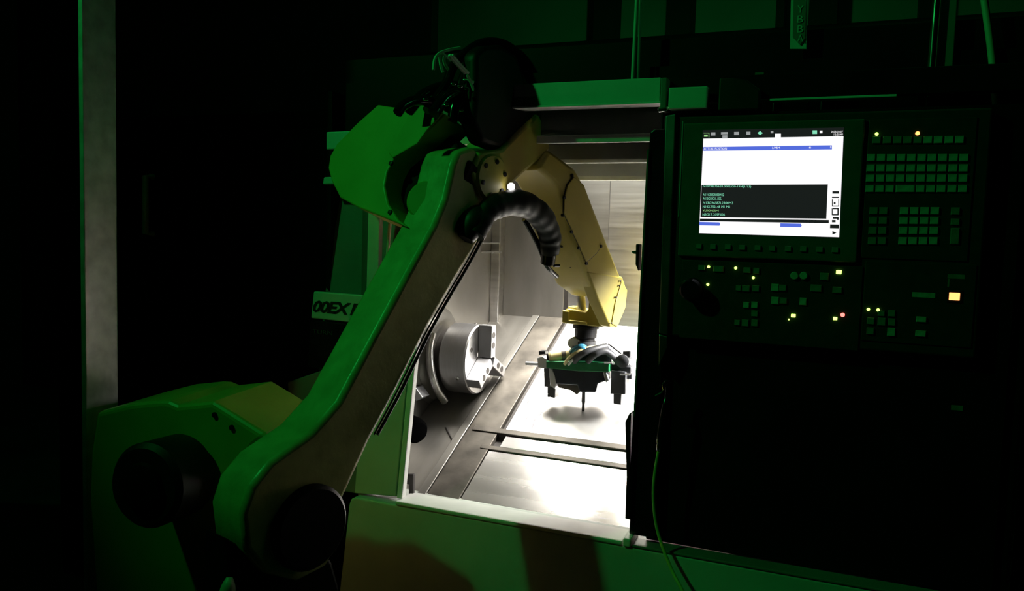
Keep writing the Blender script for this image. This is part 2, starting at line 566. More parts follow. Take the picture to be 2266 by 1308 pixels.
# gap panel behind the header and the long sliding-door rail above it
part('door_rail_backing', lambda b: box(b, (-1.40, 0.10, z3 - 0.01), (0.5, 0.12, 1.93)), K_, LB)
part('header_backing', lambda b: box(b, (-1.12, 0.085, z1 - 0.01), (-0.46, 0.099, 1.86)), M['grey_paint'], LB)
ra, rb = pY(1190, 238, -0.01), pY(1190, 184, -0.01)
part('door_rail', lambda b: box(b, (-0.86, -0.010, ra.z + 0.004), (pY(1461, 200, -0.01).x, 0.03, rb.z)), W_, LB, bevel=0.002)
part('door_rail', lambda b: box(b, (pY(1462, 200, 0.0).x, 0.012, ra.z + 0.004), (0.34, 0.04, rb.z)), K_, LB, bevel=0.002)  # same rail continued; its shadow is put into the black colour
part('door_rail_lip', lambda b: box(b, (-0.84, -0.016, ra.z - 0.001), (pY(1461, 228, -0.016).x, 0.035, ra.z + 0.004)), M['sill_white'], LB, bevel=0.001)
part('door_rail_lip', lambda b: box(b, (pY(1665, 212, -0.004).x, 0.004, ra.z - 0.001), (pY(1985, 208, -0.004).x, 0.035, ra.z + 0.004)), M['sill_white'], LB, bevel=0.001)
br0, br1 = pY(1478, 242, -0.03), pY(1566, 190, -0.03)
part('rail_bracket', lambda b: box(b, (br0.x, -0.03, br0.z), (br1.x, 0.0, br1.z)), W_, LB, bevel=0.003)
e0, e1 = pY(1461, 244, -0.02), pY(1477, 172, -0.02)
part('rail_end_plate', lambda b: box(b, (e0.x, -0.025, e0.z), (e1.x, 0.03, e1.z)), M['grey_paint'], LB, bevel=0.002)
g0 = pY(1458, 238, -0.03)
part('rail_roller', lambda b: revolve(b, g0 + V((-0.004, 0.01, -0.004)), (1, 0, 0.1), [(0, 0.004), (0.002, 0.006), (0.022, 0.006), (0.024, 0.004)], 14), M['chrome'], LB, smooth=True)
d0, d1 = pY(1588, 246, -0.015), pY(1684, 168, -0.015)


def f(b):
    prism(b, [(d0.x, -0.015, d0.z), (d1.x, -0.015, d0.z), (d1.x, -0.015, d0.z + 0.045), (d1.x - 0.03, -0.015, d0.z + 0.068), (d1.x - 0.06, -0.015, d1.z), (d0.x, -0.015, d1.z)], (0, 0.10, 0))


part('rail_drive_box', f, M['black'], LB, bevel=0.004)
for u0, u1 in ((1688, 1710), (1732, 1786), (1792, 1816), (1902, 2030)):
    prect0 = pY(u0, 217, 0.055), pY(u1, 240, 0.055)
    part('gap_panel', lambda b: box(b, (prect0[0].x, 0.055, prect0[1].z - 0.01), (prect0[1].x, 0.07, ra.z + 0.01)), M['white_paint'], LB)
# roof of the machine, well behind the rail
ry = 1.25
rz = (pY(1200, 107, ry).z + pY(1730, 85, ry).z) / 2
part('roof_cover', lambda b: prism(b, [(-1.42, 0.12, 2.0), (-1.42, ry - 0.2, rz - 0.02), (-1.42, ry, rz), (-1.42, 1.5, rz), (-1.42, 1.5, 1.9), (-1.42, 0.12, 1.9)], (2.2, 0, 0)), M['black_paint'], LB)
part('rear_cover', lambda b: box(b, (-1.42, 1.30, 0.1), (0.78, 1.5, 1.9)), K_, LB)
part('left_end_cover', lambda b: box(b, (-1.435, 0.06, 0.1), (-1.42, 1.5, 1.9)), K_, LB)
# black front on the operator side
pl = pY(1440, 300, 0.0).x
pb = pY(1391, 1188, 0.0).x
part('front_cover', lambda b: box(b, (-0.44, 0.02, SZ + 0.006), (0.33, 0.06, 1.80)), K_, LB, bevel=0.004)
part('right_end_cover', lambda b: box(b, (0.30, 0.02, 0.05), (0.345, 1.4, 1.80)), M['black_gloss'], LB, bevel=0.01)
# tall black door edge on the right of the opening
DR = thing('sliding_door', 'black sliding door standing open at the right edge of the lit opening', 'door', (pl, 0.0, SZ + 0.012))


def f(b):
    b0, b1 = pY(1391, 1190, -0.005), pY(1438, 285, -0.005)
    prism(b, [V((b0.x, -0.005, SZ + 0.021)), V((-0.412, -0.005, SZ + 0.021)), V((-0.412, -0.005, b1.z)), V((b1.x + 0.010, -0.005, b1.z)), V((b1.x, -0.005, b1.z - 0.008))], (0, 0.024, 0))


part('door_leaf', f, M['black_gloss'], DR, bevel=0.004, seg=3)


def strip(name, px, y, th, m, parent, bevel=0.001):
    return part(name, lambda b: prism(b, [pY(u, v, y) for u, v in px], (0, th, 0)), M[m], parent, bevel=bevel)


strip('grey_strip', [(1473, 256), (1495, 252), (1477, 742), (1458, 737)], -0.022, 0.017, 'post_strip', DR, 0.002)
strip('grey_strip', [(1458, 740), (1477, 745), (1477, 770), (1457, 812)], -0.022, 0.017, 'post_strip', DR, 0.002)
strip('edge_seal', [(1432, 330), (1437, 330), (1394, 1150), (1389, 1150)], -0.012, 0.007, 'dirty_steel', DR)
strip('door_latch', [(1407, 540), (1414, 540), (1412, 600), (1406, 585)], -0.012, 0.03, 'black', DR, 0.002)
strip('latch_pin', [(1397, 556), (1411, 554), (1411, 563), (1400, 561)], 0.0, 0.01, 'dirty_steel', DR, 0.001)
strip('door_handle', [(1383, 935), (1392, 915), (1396, 915), (1392, 1065), (1386, 1055)], -0.022, 0.04, 'black', DR, 0.003)
strip('handle_cover', [(1386, 1056), (1394, 1060), (1392, 1150), (1383, 1148)], -0.018, 0.03, 'black', DR, 0.002)

# chamber lamps: a long tube behind the roof lip, shining down and back
lx0, lx1, ly0, ly1, lz = -1.06, -0.50, 0.50, 0.95, z5 + 0.075
wl = part('work_light', lambda b: box(b, (lx0 - 0.015, ly0 - 0.015, lz), (lx1 + 0.015, ly1 + 0.015, lz + 0.02)), M['alu'], LB, bevel=0.003)
part('lamp_panel', lambda b: box(b, (lx0, ly0, lz - 0.004), (lx1, ly1, lz)), M['lamp_white'], wl)
add_light('work_light_glow', 'AREA', ((lx0 + lx1) / 2, (ly0 + ly1) / 2, lz - 0.008), CHAMBER_W, (1.0, 0.95, 0.87), shape='RECTANGLE', size=lx1 - lx0, size_y=ly1 - ly0, spread=math.radians(76))

# second lamp on the right wall, low over the bed and hidden by the open door
wl2 = part('work_light', lambda b: prism(b, [(XR, 0.25, 1.22), (XR - 0.05, 0.25, 1.26), (XR - 0.05, 0.25, 1.30), (XR, 0.25, 1.30)], (0, 0.55, 0)), M['alu'], LB, bevel=0.003)
lc, la_ = V((XR - 0.030, 0.525, 1.235)), V((-0.62, 0.48, 0.93))
add_light('side_light_glow', 'AREA', lc, SIDE_W, (1.0, 0.97, 0.95), aim=la_, shape='RECTANGLE', size=0.04, size_y=0.5, spread=math.radians(84))
part('lamp_strip', lambda b: prism(b, [(XR - 0.004, 0.27, 1.219), (XR - 0.052, 0.27, 1.257), (XR - 0.055, 0.27, 1.253), (XR - 0.007, 0.27, 1.215)], (0, 0.51, 0)), M['lamp_white'], wl2)

# black rubber cup by the jamb
cc = pY(930, 948, 0.12)
part('rubber_cup', lambda b: revolve(b, cc + V((-0.065, 0.02, 0)), (1, -0.55, -0.1), [(0, 0.030), (0.02, 0.036), (0.05, 0.038), (0.070, 0.036), (0.082, 0.028), (0.086, 0.0)], 32), M['matte_black'], LB, smooth=True)
strip('jamb_seal', [(896, 985), (904, 985), (900, 1050), (893, 1050)], 0.05, 0.01, 'groove', LB)
strip('jamb_bracket', [(896, 1050), (914, 1050), (914, 1108), (905, 1106), (904, 1072), (896, 1070)], 0.045, 0.01, 'groove', LB)

# ------------------------------------------------------------------ chuck
YC = 0.50
CR = 0.1165
fc = pY(1062, 795, YC)
CK = thing('lathe_chuck', 'round steel three-jaw chuck on the spindle inside the lit chamber', 'chuck', fc + V((-0.1, 0, -CR)))
part('chuck_body', lambda b: revolve(b, fc, (1, 0, 0), [(-0.098, 0.100), (-0.096, 0.112), (-0.091, CR), (-0.005, CR), (0.0, CR - 0.004), (0.0, 0.03), (-0.01, 0.028), (-0.01, 0.0)], 72), M['chuck_steel'], CK, smooth=True)
part('spindle_nose', lambda b: revolve(b, fc, (1, 0, 0), [(-0.150, 0.092), (-0.099, 0.092)], 48), M['groove'], CK, smooth=True)
flg = part('spindle_flange', lambda b: revolve(b, fc, (1, 0, 0), [(-0.175, 0.165), (-0.158, 0.165), (-0.150, 0.150), (-0.142, 0.147), (-0.130, 0.128), (-0.126, 0.120), (-0.126, 0.085)], 64), M['wall_steel'], LB, smooth=True)
for k, ang in enumerate((90, 215, 332)):
    a = math.radians(ang)
    # radial direction in the plane facing +X; +y right as seen from +X is -Y
    rd = V((0, math.cos(a), math.sin(a)))
    td = V((0, -math.sin(a), math.cos(a)))

    def f(b):
        prism(b, [fc + rd * 0.010 - td * 0.017, fc + rd * 0.117 - td * 0.017, fc + rd * 0.117 + td * 0.017, fc + rd * 0.010 + td * 0.017], (0.048, 0, 0))

    jw = part('jaw', f, M['jaw_steel'], CK, bevel=0.002)
    for t in (0.050, 0.084):
        part('jaw_bolt', lambda b: revolve(b, fc + rd * t + V((0.048, 0, 0)), (1, 0, 0), [(0, 0.0105), (0.001, 0.0105), (0.0012, 0.008), (0.0005, 0.006), (0.0005, 0.0)], 16), M['groove'], jw, smooth=True)
for ang in (150, 30, 270):
    a = math.radians(ang)
    part('face_bolt', lambda b: revolve(b, fc + V((0, math.cos(a), math.sin(a))) * 0.078, (1, 0, 0), [(0, 0.008), (0.0012, 0.008), (0.0014, 0.005), (0.0002, 0.004), (0.0002, 0.0)], 16), M['groove'], CK, smooth=True)
part('grease_nipple', lambda b: revolve(b, fc + V((-0.02, 0, CR - 0.001)), (0, 0, 1), [(0, 0.004), (0.004, 0.004), (0.006, 0.0)], 12), M['chrome'], CK, smooth=True)
pin = fc + V((-0.03, -0.103, -0.050))
part('side_screw', lambda b: revolve(b, pin, (0, -0.9, -0.44), [(0, 0.007), (0.004, 0.007), (0.006, 0.0)], 14), M['chrome'], CK, smooth=True)
# curved coolant pipe in front of the flange
pc = [pX(958, 738, -1.25), pX(951, 775, -1.25), pX(954, 820, -1.24), pX(966, 860, -1.23), pX(984, 888, -1.22)]
part('coolant_pipe', lambda b: tube(b, pc, 0.013, 14), M['steel'], LB, smooth=True)
part('coolant_bracket', lambda b: prism(b, [pY(905, 860, 0.32), pY(920, 858, 0.32), pY(935, 880, 0.32), pY(920, 888, 0.32)], (0, 0.05, 0)), M['alu'], LB, bevel=0.003)

# ------------------------------------------------------------------ control panel
YP = -0.012
pc0, pc1 = pY(1500, 250, YP), pY(2160, 760, YP)
CP = thing('control_panel', 'black machine control panel with bright screen, rows of small keys and lit indicators', 'control panel', ((pc0.x + pc1.x) / 2, YP, pc1.z))
ptop, pbot = pY(1850, 248, YP).z, pY(1850, 770, YP).z
part('housing', lambda b: box(b, (pc0.x, YP, pbot), (pc1.x, 0.019, ptop)), M['panel_face'], CP, bevel=0.004)


def prect(name, u0, v0, u1, v1, y, th, m, parent, bevel=0.0):
    """a rectangle on the panel given by two opposite corners"""
    vm, um = (v0 + v1) / 2, (u0 + u1) / 2
    x0, x1 = pY(u0, vm, y).x, pY(u1, vm, y).x
    za, zb = pY(um, v0, y).z, pY(um, v1, y).z
    return part(name, lambda b: box(b, (x0, y, zb), (x1, y + th, za)), M[m], parent, bevel=bevel)


bzl = prect('screen_bezel', 1506, 268, 1905, 574, YP - 0.010, 0.0105, 'bezel', CP, 0.003)
prect('bezel_highlight', 1505, 268, 1508, 480, YP - 0.0108, 0.004, 'alu', CP, 0.0005)  # bright strip draws the highlight along the bezel's left edge
prect('key_field', 1914, 262, 2152, 575, YP - 0.003, 0.0035, 'panel_face', CP, 0.001)
prect('switch_field', 1506, 582, 1905, 762, YP - 0.003, 0.0035, 'panel_face', CP, 0.001)
prect('lamp_field', 1910, 582, 2156, 762, YP - 0.003, 0.0035, 'panel_face', CP, 0.001)
YSc = YP - 0.0106
SCR = part('screen', lambda b: prism(b, [pY(1555, 288, YSc), pY(1868, 282, YSc), pY(1857, 526, YSc), pY(1546, 517, YSc)], (0, 0.0012, 0)), M['scr_black'], CP)


def squad(name, px, m, lift):
    y = YSc - lift
    return part(name, lambda b: prism(b, [pY(u, v, y) for u, v in px], (0, 0.00015, 0)), M[m], SCR)


def srect(name, u0, v0, u1, v1, m, lift=0.0006, slope=0.0):
    """rectangle in screen px; follows the slight tilt of the rows in perspective"""
    du = u1 - u0
    return squad(name, [(u0, v0), (u1, v0 + slope * du), (u1, v1 + slope * du), (u0, v1)], m, lift)


squad('page', [(1556.5, 307), (1866.5, 301.5), (1857, 525), (1547, 516)], 'scr_white', 0.0003)
squad('title_bar', [(1556, 325.5), (1841, 321.5), (1841, 330.5), (1556, 333.5)], 'scr_blue', 0.0006)
for a, b_ in ((1556, 1608), (1708, 1726), (1789, 1795), (1836, 1842)):
    v = 325.6 - (a - 1556) * 0.014
    if a == 1556:
        tA, tB = pY(a + 1, 332.0, YSc - 0.0008), pY(b_, 331.2, YSc - 0.0008)
        text('title_lettering', 'ACTUAL POSITION', M['scr_white'], SCR, tA, (tB - tA).length, 0.0052, xdir=tB - tA, depth=0)
    else:
        tA, tB = pY(a + 1, v + 6.4, YSc - 0.0008), pY(b_, v + 6.2, YSc - 0.0008)
        text('title_lettering', {1708: '1/MM', 1789: '6', 1836: 'D'}[a], M['scr_white'], SCR, tA, (tB - tA).length, 0.0052, xdir=tB - tA)
squad('code_box', [(1552.5, 409), (1832, 408), (1828.5, 484), (1550, 480.5)], 'scr_black', 0.0006)
squad('status_gap', [(1549, 483.5), (1834, 487), (1834, 494), (1548.5, 489.5)], 'scr_black', 0.0005)
squad('blue_tab', [(1547.6, 491), (1592, 492.2), (1594, 496), (1592, 499.5), (1547.4, 498.5)], 'scr_blue', 0.0006)
squad('blue_tab', [(1727, 494), (1772, 495), (1774, 499.5), (1772, 503), (1726.6, 502)], 'scr_blue', 0.0006)
squad('dark_tab', [(1837, 496.5), (1857, 497), (1856.5, 505.5), (1836.6, 505)], 'scr_black', 0.0006)
squad('play_arrow', [(1842, 511), (1851, 515.5), (1842, 519)], 'scr_black', 0.0006)
# little icons on the right
for (a, b_, c, d) in ((1842, 423, 1857, 428.5), (1841, 435, 1857, 438), (1841, 441, 1843, 457), (1843, 455, 1857, 457), (1855, 441, 1857, 457), (1845, 447, 1849, 452),
                      (1840.5, 461, 1842.5, 476), (1842, 474, 1855, 476.5), (1853, 461, 1856, 476), (1843, 460.5, 1856, 463), (1843, 480.5, 1856, 484), (1852, 483, 1856, 487), (1841, 487, 1849, 492)):
    srect('icon_line', a, b_, c, d, 'scr_black', 0.0007)
code = (('N10P38,75628.0002,G0-19.4(1/13)', 1555, 415.5, 1662, 'scr_text'), ('N11G50S3000M42', 1556, 433.5, 1602, 'scr_text'), ('N12G0X21.155.', 1556, 442, 1597, 'scr_text'),
        ('N13G96S87L2300M3', 1555.5, 451.5, 1622, 'scr_text'), ('N14X.552-.48 M1 M8', 1555, 460, 1615, 'scr_text'), ('VLMON(3)=1', 1555, 469, 1590, 'scr_lime'), ('N3G1Z.205F.006', 1554.5, 477.5, 1604, 'scr_text'))
for s, u, v, u2, m in code:
    tA, tB = pY(u, v, YSc - 0.0009), pY(u2, v + (u2 - u) * 0.008, YSc - 0.0009)
    text('code_lettering', s, M[m], SCR, tA, (tB - tA).length, 0.0058, xdir=tB - tA)
# icons along the dark top bar
for (u, v, ww, hh, m) in ((1578, 296.5, 10, 7, 'scr_grey'), (1603, 295, 15, 5, 'scr_grey'), (1630, 295.5, 11, 7, 'scr_grey'), (1656, 295, 9, 7, 'scr_grey'), (1708.5, 292.5, 6, 5, 'scr_grey'), (1817, 292, 6, 6, 'scr_white'),
                         (1803, 292.5, 10, 8, 'scr_text'), (1604, 303, 11, 7, 'scr_grey'), (1721.5, 300.5, 13, 9, 'scr_white')):
    srect('status_icon', u - ww / 2, v - hh / 2, u + ww / 2, v + hh / 2, m, 0.0006, -0.015)
squad('status_icon', [(1676, 294.5), (1682, 290), (1688, 294.5), (1682, 299)], 'scr_text', 0.0006)
for (a, b_, c, d) in ((1557, 294, 1569, 295), (1568, 294, 1569.5, 304), (1558, 298, 1566, 302.5)):
    srect('status_icon', a, b_, c, d, 'scr_lime', 0.0006)
for s, u, v, u2 in (('2023/03/07', 1839, 294, 1865), ('12:28:40', 1845, 300.2, 1865)):
    tA, tB = pY(u, v, YSc - 0.0009), pY(u2, v - 0.3, YSc - 0.0009)
    text('clock_lettering', s, M['scr_white'], SCR, tA, (tB - tA).length, 0.0046, xdir=tB - tA)

# keys: one mesh per size, shared by all keys of that size
KEYS = {}


def key(u, v, wpx, hpx, m='key', y=None, name='key'):
    y = YP - 0.003 if y is None else y
    kk = (round(wpx), round(hpx), m)
    if kk not in KEYS:
        bm = bmesh.new()
        s = 0.00098
        w2, h2 = wpx * s / 2, hpx * s / 2
        a = [(-w2, 0, -h2), (w2, 0, -h2), (w2, 0, h2), (-w2, 0, h2)]
        prism(bm, a, (0, -0.004, 0), taper=0.86)
        bmesh.ops.recalc_face_normals(bm, faces=bm.faces)
        me = bpy.data.meshes.new(name)
        bm.to_mesh(me)
        bm.free()
        me.materials.append(M[m])
        KEYS[kk] = me
    o = bpy.data.objects.new(name, KEYS[kk])
    COL.objects.link(o)
    o.parent = CP
    o.location = pY(u, v, y) - CP.location
    return o


for i, u in enumerate((1547, 1578, 1611, 1643, 1677, 1709, 1744, 1778, 1814, 1848)):
    key(u, 545 + i * 0.9, 14, 12, 'key_dim', YP - 0.010, 'soft_key')
for i, u in enumerate((1940, 1963, 1986, 2008, 2031, 2053, 2076, 2100, 2123)):
    key(u, 310 - i * 0.1, 17, 16, 'key_dim' if i < 5 else 'key')
k7 = lambda c, r: (1860 + c / 3.847, 240 + r / 3.847)
for ri, r in enumerate((420, 508, 595, 683)):
    for ci, c in enumerate((260, 345, 430, 516, 603, 690, 778, 868, 960, 1050)):
        if ri == 3 and ci == 3:
            u, v = k7(550, r)
            key(u, v, 38, 16)
            continue
        if ri == 3 and ci == 4:
            continue
        u, v = k7(c - ri * 4.0, r)
        key(u, v, 17, 16)
for ri, r in enumerate((872, 955, 1040, 1128)):
    for c in (282, 365, 542, 627, 715, 803):
        u, v = k7(c - ri * 4.5, r)
        key(u, v, 17, 16, 'key_dim' if c < 400 else 'key')
for c, r, h in ((978, 875, 16), (976, 965, 14), (972, 1090, 36)):
    u, v = k7(c, r)
    key(u, v, 17, h, 'key_dim')
k6 = lambda c, r: (1480 + c / 3.634, 540 + r / 3.634)
for c, r, wp, hp, m in ((265, 190, 16, 12, 'key_dim'), (400, 200, 24, 14, 'key_dim'), (630, 210, 16, 13, 'key_dim'), (705, 215, 14, 13, 'key_dim'), (560, 355, 12, 12, 'key_dim'), (620, 358, 18, 14, 'key_dim'), (700, 358, 16, 14, 'key_dim'),
                        (622, 490, 14, 14, 'key'), (690, 490, 15, 15, 'key'), (690, 560, 15, 14, 'key_dim'), (550, 632, 13, 13, 'key_dim'), (615, 635, 16, 16, 'key_dim'), (690, 635, 15, 16, 'key_dim'),
                        (855, 350, 17, 17, 'key'), (915, 352, 17, 14, 'key_dim'), (855, 455, 17, 17, 'key'), (920, 456, 17, 14, 'key_dim'), (1080, 462, 15, 17, 'key'), (1250, 262, 18, 17, 'key_dim'), (1185, 355, 24, 16, 'key_dim'), (1355, 370, 20, 14, 'key_dim')):
    u, v = k6(c, r)
    key(u, v, wp, hp, m)
k8 = lambda c, r: (1860 + c / 3.271, 560 + r / 3.271)
for c, r, wp, hp, m in ((218, 492, 15, 15, 'key_dim'), (297, 497, 16, 18, 'key_dim'), (370, 500, 15, 16, 'key_dim'), (370, 437, 14, 14, 'key_dim'), (215, 565, 15, 15, 'key_dim'), (367, 572, 16, 18, 'key'), (585, 480, 20, 12, 'key'), (580, 583, 21, 13, 'key'), (295, 437, 14, 12, 'key_dim')):
    u, v = k8(c, r)
    key(u, v, wp, hp, m)


def knob(name, u, v, rpx, m, h=0.012, parent=CP):
    c = pY(u, v, YP - 0.003)
    r = rpx * 0.00098
    return part(name, lambda b: revolve(b, c, (0, -1, 0), [(0, r), (h * 0.8, r * 0.96), (h, r * 0.85), (h, 0)], 24), M[m], parent, smooth=True)


for c in (1010, 1085):
    u, v = k6(c, 255)
    knob('round_button', u, v, 9, 'key', 0.006)
es = knob('emergency_stop_collar', 1532, 640, 28, 'black_gloss', 0.008)
c0 = pY(1532, 640, YP - 0.011)
part('emergency_stop_head', lambda b: revolve(b, c0, (0, -1, 0), [(0, 0.014), (0.012, 0.014), (0.014, 0.025), (0.024, 0.026), (0.030, 0.021), (0.031, 0)], 32), M['black_gloss'], es, smooth=True)
for u, v, rpx, m in ((*k6(320, 183), 3.3, 'led_green'), (*k6(538, 193), 3.3, 'led_green'), (*k6(680, 271), 3.1, 'led_green'), (*k6(314, 325), 3.3, 'led_green'), (*k6(965, 607), 1.8, 'led_green'), (*k6(1398, 570), 4.6, 'led_red'),
                     (*k8(201, 408), 3.4, 'led_green'), (*k8(272, 412), 3.4, 'led_green'), (*k7(308, 218), 3.6, 'led_green'), (*k7(655, 212), 4.4, 'led_orange')):
    knob('indicator_led', u, v, rpx, m, 0.003)
for u, v, wp, hp, m in ((*k6(1367, 226), 12, 9, 'led_green'), (*k6(1001, 577), 10, 7, 'led_green'), (*k6(1338, 600), 9, 7, 'led_green'), (*k8(825, 315), 24, 17, 'led_orange')):
    prect('indicator_lamp', u - wp / 2, v - hp / 2, u + wp / 2, v + hp / 2, YP - 0.006, 0.004, m, CP, 0.0008)
prect('button_bezel', *k8(770, 270), *k8(885, 360), YP - 0.0045, 0.002, 'black', CP, 0.0006)
prect('label_strip', *k8(518, 286), *k8(685, 322), YP - 0.0036, 0.001, 'key', CP)
prect('label_strip', *k8(775, 155), *k8(900, 186), YP - 0.0036, 0.001, 'key_dim', CP)
prect('label_strip', *k8(775, 186), *k8(788, 245), YP - 0.0036, 0.001, 'key_dim', CP)
# lower small tag and a rivet on the black cover
LT = prect('small_tag', *k8(800, 1104), *k8(886, 1140), 0.018, 0.002, 'key_dim', LB)
rv = pY(2052, 804, 0.018)
part('cover_rivet', lambda b: revolve(b, rv, (0, -1, 0), [(0, 0.0025), (0.002, 0.002), (0.003, 0)], 12), M['chrome'], LB, smooth=True)

# ------------------------------------------------------------------ robot
AZ = math.radians(73)
E = V((math.cos(AZ), math.sin(AZ), 0))
N = V((math.sin(AZ), -math.cos(AZ), 0))
J2 = pY(630, 1135, -0.60)


def pN(u, v, off):
    return pP(u, v, J2 + N * off, N)


base_xy = J2 - E * 0.16 - N * 0.20
RB = thing('industrial_robot', 'yellow six-axis industrial robot arm reaching into the open lathe', 'robot', (base_xy.x, base_xy.y, 0))
YEL, ARM = M['yellow'], M['arm_paint']

# pedestal and turret
part('pedestal', lambda b: revolve(b, (base_xy.x, base_xy.y, 0), (0, 0, 1), [(0, 0.27), (0.03, 0.27), (0.04, 0.20), (0.42, 0.185), (0.46, 0.22), (0.50, 0.22)], 48), M['black_paint'], RB, smooth=True)
tp = [(592, 966), (560, 990), (520, 1060), (502, 1150), (500, 1320), (500, 1500), (240, 1500), (210, 1308), (196, 1100), (200, 1000), (213, 912), (290, 893), (355, 887), (372, 888), (392, 897), (470, 889)]


def f(b):
    prism(b, [pY(u, v, -0.60) for u, v in tp], V((-0.05, 0.26, 0.0)))


part('turret', f, YEL, RB, bevel=0.012, seg=3)
mc = pY(400, 1050, -0.62)
mot = part('swivel_motor', lambda b: revolve(b, mc, V((0.10, -1, 0.05)), [(0, 0.088), (0.10, 0.088), (0.112, 0.078), (0.112, 0.0)], 36), M['black'], RB, smooth=True)
part('motor_cap', lambda b: revolve(b, mc + V((0.011, -0.110, 0.006)), V((0.10, -1, 0.05)), [(0, 0.05), (0.012, 0.046), (0.016, 0.03), (0.016, 0)], 28), M['black_paint'], mot, smooth=True)
for u, v in ((476, 918), (514, 946)):
    p = pY(u, v, -0.6)
    part('turret_bolt', lambda b: revolve(b, p + V((0, 0.004, 0)), (0, -1, 0), [(0, 0.006), (0.008, 0.006), (0.009, 0)], 10), M['black'], RB, smooth=True)
part('connector_boot', lambda b: tube(b, [pY(500, 1330, -0.76), pY(505, 1300, -0.76), pY(508, 1278, -0.755)], 0.012, rfun=lambda t: 0.016 - 0.010 * t * t), M['hose_pale'], RB, smooth=True)

# lower arm (right side outline, extruded across its width)
la = [(1015, 333), (1003, 362), (985, 440), (960, 500), (900, 610), (830, 740), (750, 890), (690, 958), (600, 1022), (555, 1078), (536, 1140), (545, 1220), (590, 1272), (660, 1288), (725, 1255), (757, 1190), (758, 1110),
      (820, 975), (880, 862), (950, 722), (1020, 600), (1072, 515), (1085, 470), (1092, 425), (1090, 380), (1070, 340), (1042, 325)]
HW = 0.057


def f(b):
    prism(b, [pN(u, v, HW) for u, v in la], -N * (2 * HW))


part('lower_arm', f, ARM, RB, bevel=0.012, seg=3, smooth=True)
part('turret_shade_block', lambda b: prism(b, [pN(u, v, 0.03) for u, v in ((500, 1190), (600, 1250), (735, 1240), (752, 1300), (748, 1420), (500, 1420))], -N * 0.08), M['black_paint'], RB, bevel=0.008)  # added black block, stands in for shade on the turret's lower side
# joint housings at both ends
jc = pN(645, 1150, 0.0)
part('shoulder_hub', lambda b: revolve(b, jc - N * 0.10, N, [(0, 0.112), (0.030, 0.114), (0.034, 0.104), (0.042, 0.104)], 56), YEL, RB, smooth=True)
part('shoulder_cover', lambda b: revolve(b, jc + N * HW, N, [(-0.01, 0.088), (0.012, 0.088), (0.020, 0.080), (0.020, 0.0)], 48), M['black_paint'], RB, smooth=True)
ec = pN(1046, 396, 0.0)
eh = part('elbow_cover', lambda b: revolve(b, ec + N * (HW - 0.002), N, [(-0.004, 0.060), (0.010, 0.060), (0.016, 0.054), (0.016, 0.0)], 40), YEL, RB, smooth=True)
for k in range(6):
    a = k * math.tau / 6 + 0.3
    x, y, _ = frame_of(N)
    p = ec + N * (HW + 0.013) + (x * math.cos(a) + y * math.sin(a)) * 0.042
    part('cover_bolt', lambda b: revolve(b, p, N, [(0, 0.006), (0.004, 0.006), (0.005, 0)], 10), M['black'], eh, smooth=True)
# the thin lines clipped along the lower arm
off = HW + 0.004
part('air_line', lambda b: tube(b, [pN(1078, 508, off), pN(1040, 580, off), pN(960, 718, off), pN(890, 860, off), pN(835, 962, off)], 0.0040), M['black'], RB, smooth=True)
part('air_line', lambda b: tube(b, [pN(1072, 505, off + .008), pN(1033, 580, off + .008), pN(953, 716, off + .008), pN(884, 856, off + .008), pN(828, 962, off + .008)], 0.0022), M['dirty_steel'], RB, smooth=True)
part('cable_boot', lambda b: tube(b, [pN(1030, 530, .07), pN(1050, 490, .075), pN(1075, 470, .08)], 0.028, 14, rfun=lambda t: 0.020 + 0.014 * math.sin(t * 3.0)), M['rubber'], RB, smooth=True)

# rear motor block behind the elbow
EB = ec - E * 0.16 - N * 0.05                     # a point on the block's rear face
rb_px = [(836, 231), (906, 242), (985, 251), (944, 291), (920, 310), (871, 351), (856, 380), (850, 410), (858, 450), (880, 485), (902, 503), (850, 482), (790, 458), (752, 437), (733, 400), (726, 372), (730, 345), (745, 318), (790, 272)]
RN = (-E + V((0, 0, 0.35))).normalized()


def pR(u, v, d=0.0):
    return pP(u, v, EB + RN * d, RN)


def f(b):
    prism(b, [pR(u, v) for u, v in rb_px], -RN * 0.10)


blk = part('rear_motor_block', f, YEL, RB, bevel=0.010, seg=3, smooth=True)
part('block_cover', lambda b: prism(b, [pR(u, v, 0.0) for u, v in ((912, 252), (930, 229), (984, 250), (946, 292), (926, 320), (872, 352), (862, 340))], RN * 0.006), YEL, blk, bevel=0.003)
for u, v in ((866, 362), (864, 470)):
    p = pR(u, v)
    part('block_bolt', lambda b: revolve(b, p - RN * 0.002, RN, [(0, 0.006), (0.006, 0.006), (0.007, 0)], 10), M['black'], blk, smooth=True)
mcyl = pR(908, 440, -0.02)
part('wrist_motor', lambda b: revolve(b, mcyl - RN * 0.10, (RN + N * 0.55).normalized(), [(0, 0.052), (0.10, 0.052), (0.106, 0.047), (0.106, 0.0)], 36), YEL, RB, smooth=True)
part('block_bridge', lambda b: prism(b, [pR(u, v, -0.06) for u, v in ((900, 300), (1000, 300), (1040, 360), (1000, 440), (900, 470), (860, 400))], -RN * 0.12), M['black_paint'], RB, bevel=0.008)

# elbow casing and forearm
FO = 0.075
ca = [(1192, 250), (1213, 288), (1219, 332), (1160, 384), (1112, 430), (1062, 438), (1040, 380), (1060, 335), (1110, 330), (1150, 290)]


def f(b):
    prism(b, [pN(u, v, FO - 0.01) for u, v in ca], -N * 0.15)


part('elbow_casing', f, YEL, RB, bevel=0.010, seg=3, smooth=True)
fa = [(1215, 330), (1274, 374), (1300, 420), (1342, 530), (1386, 640), (1346, 662), (1310, 634), (1280, 560), (1262, 512), (1246, 440), (1226, 402), (1190, 372)]


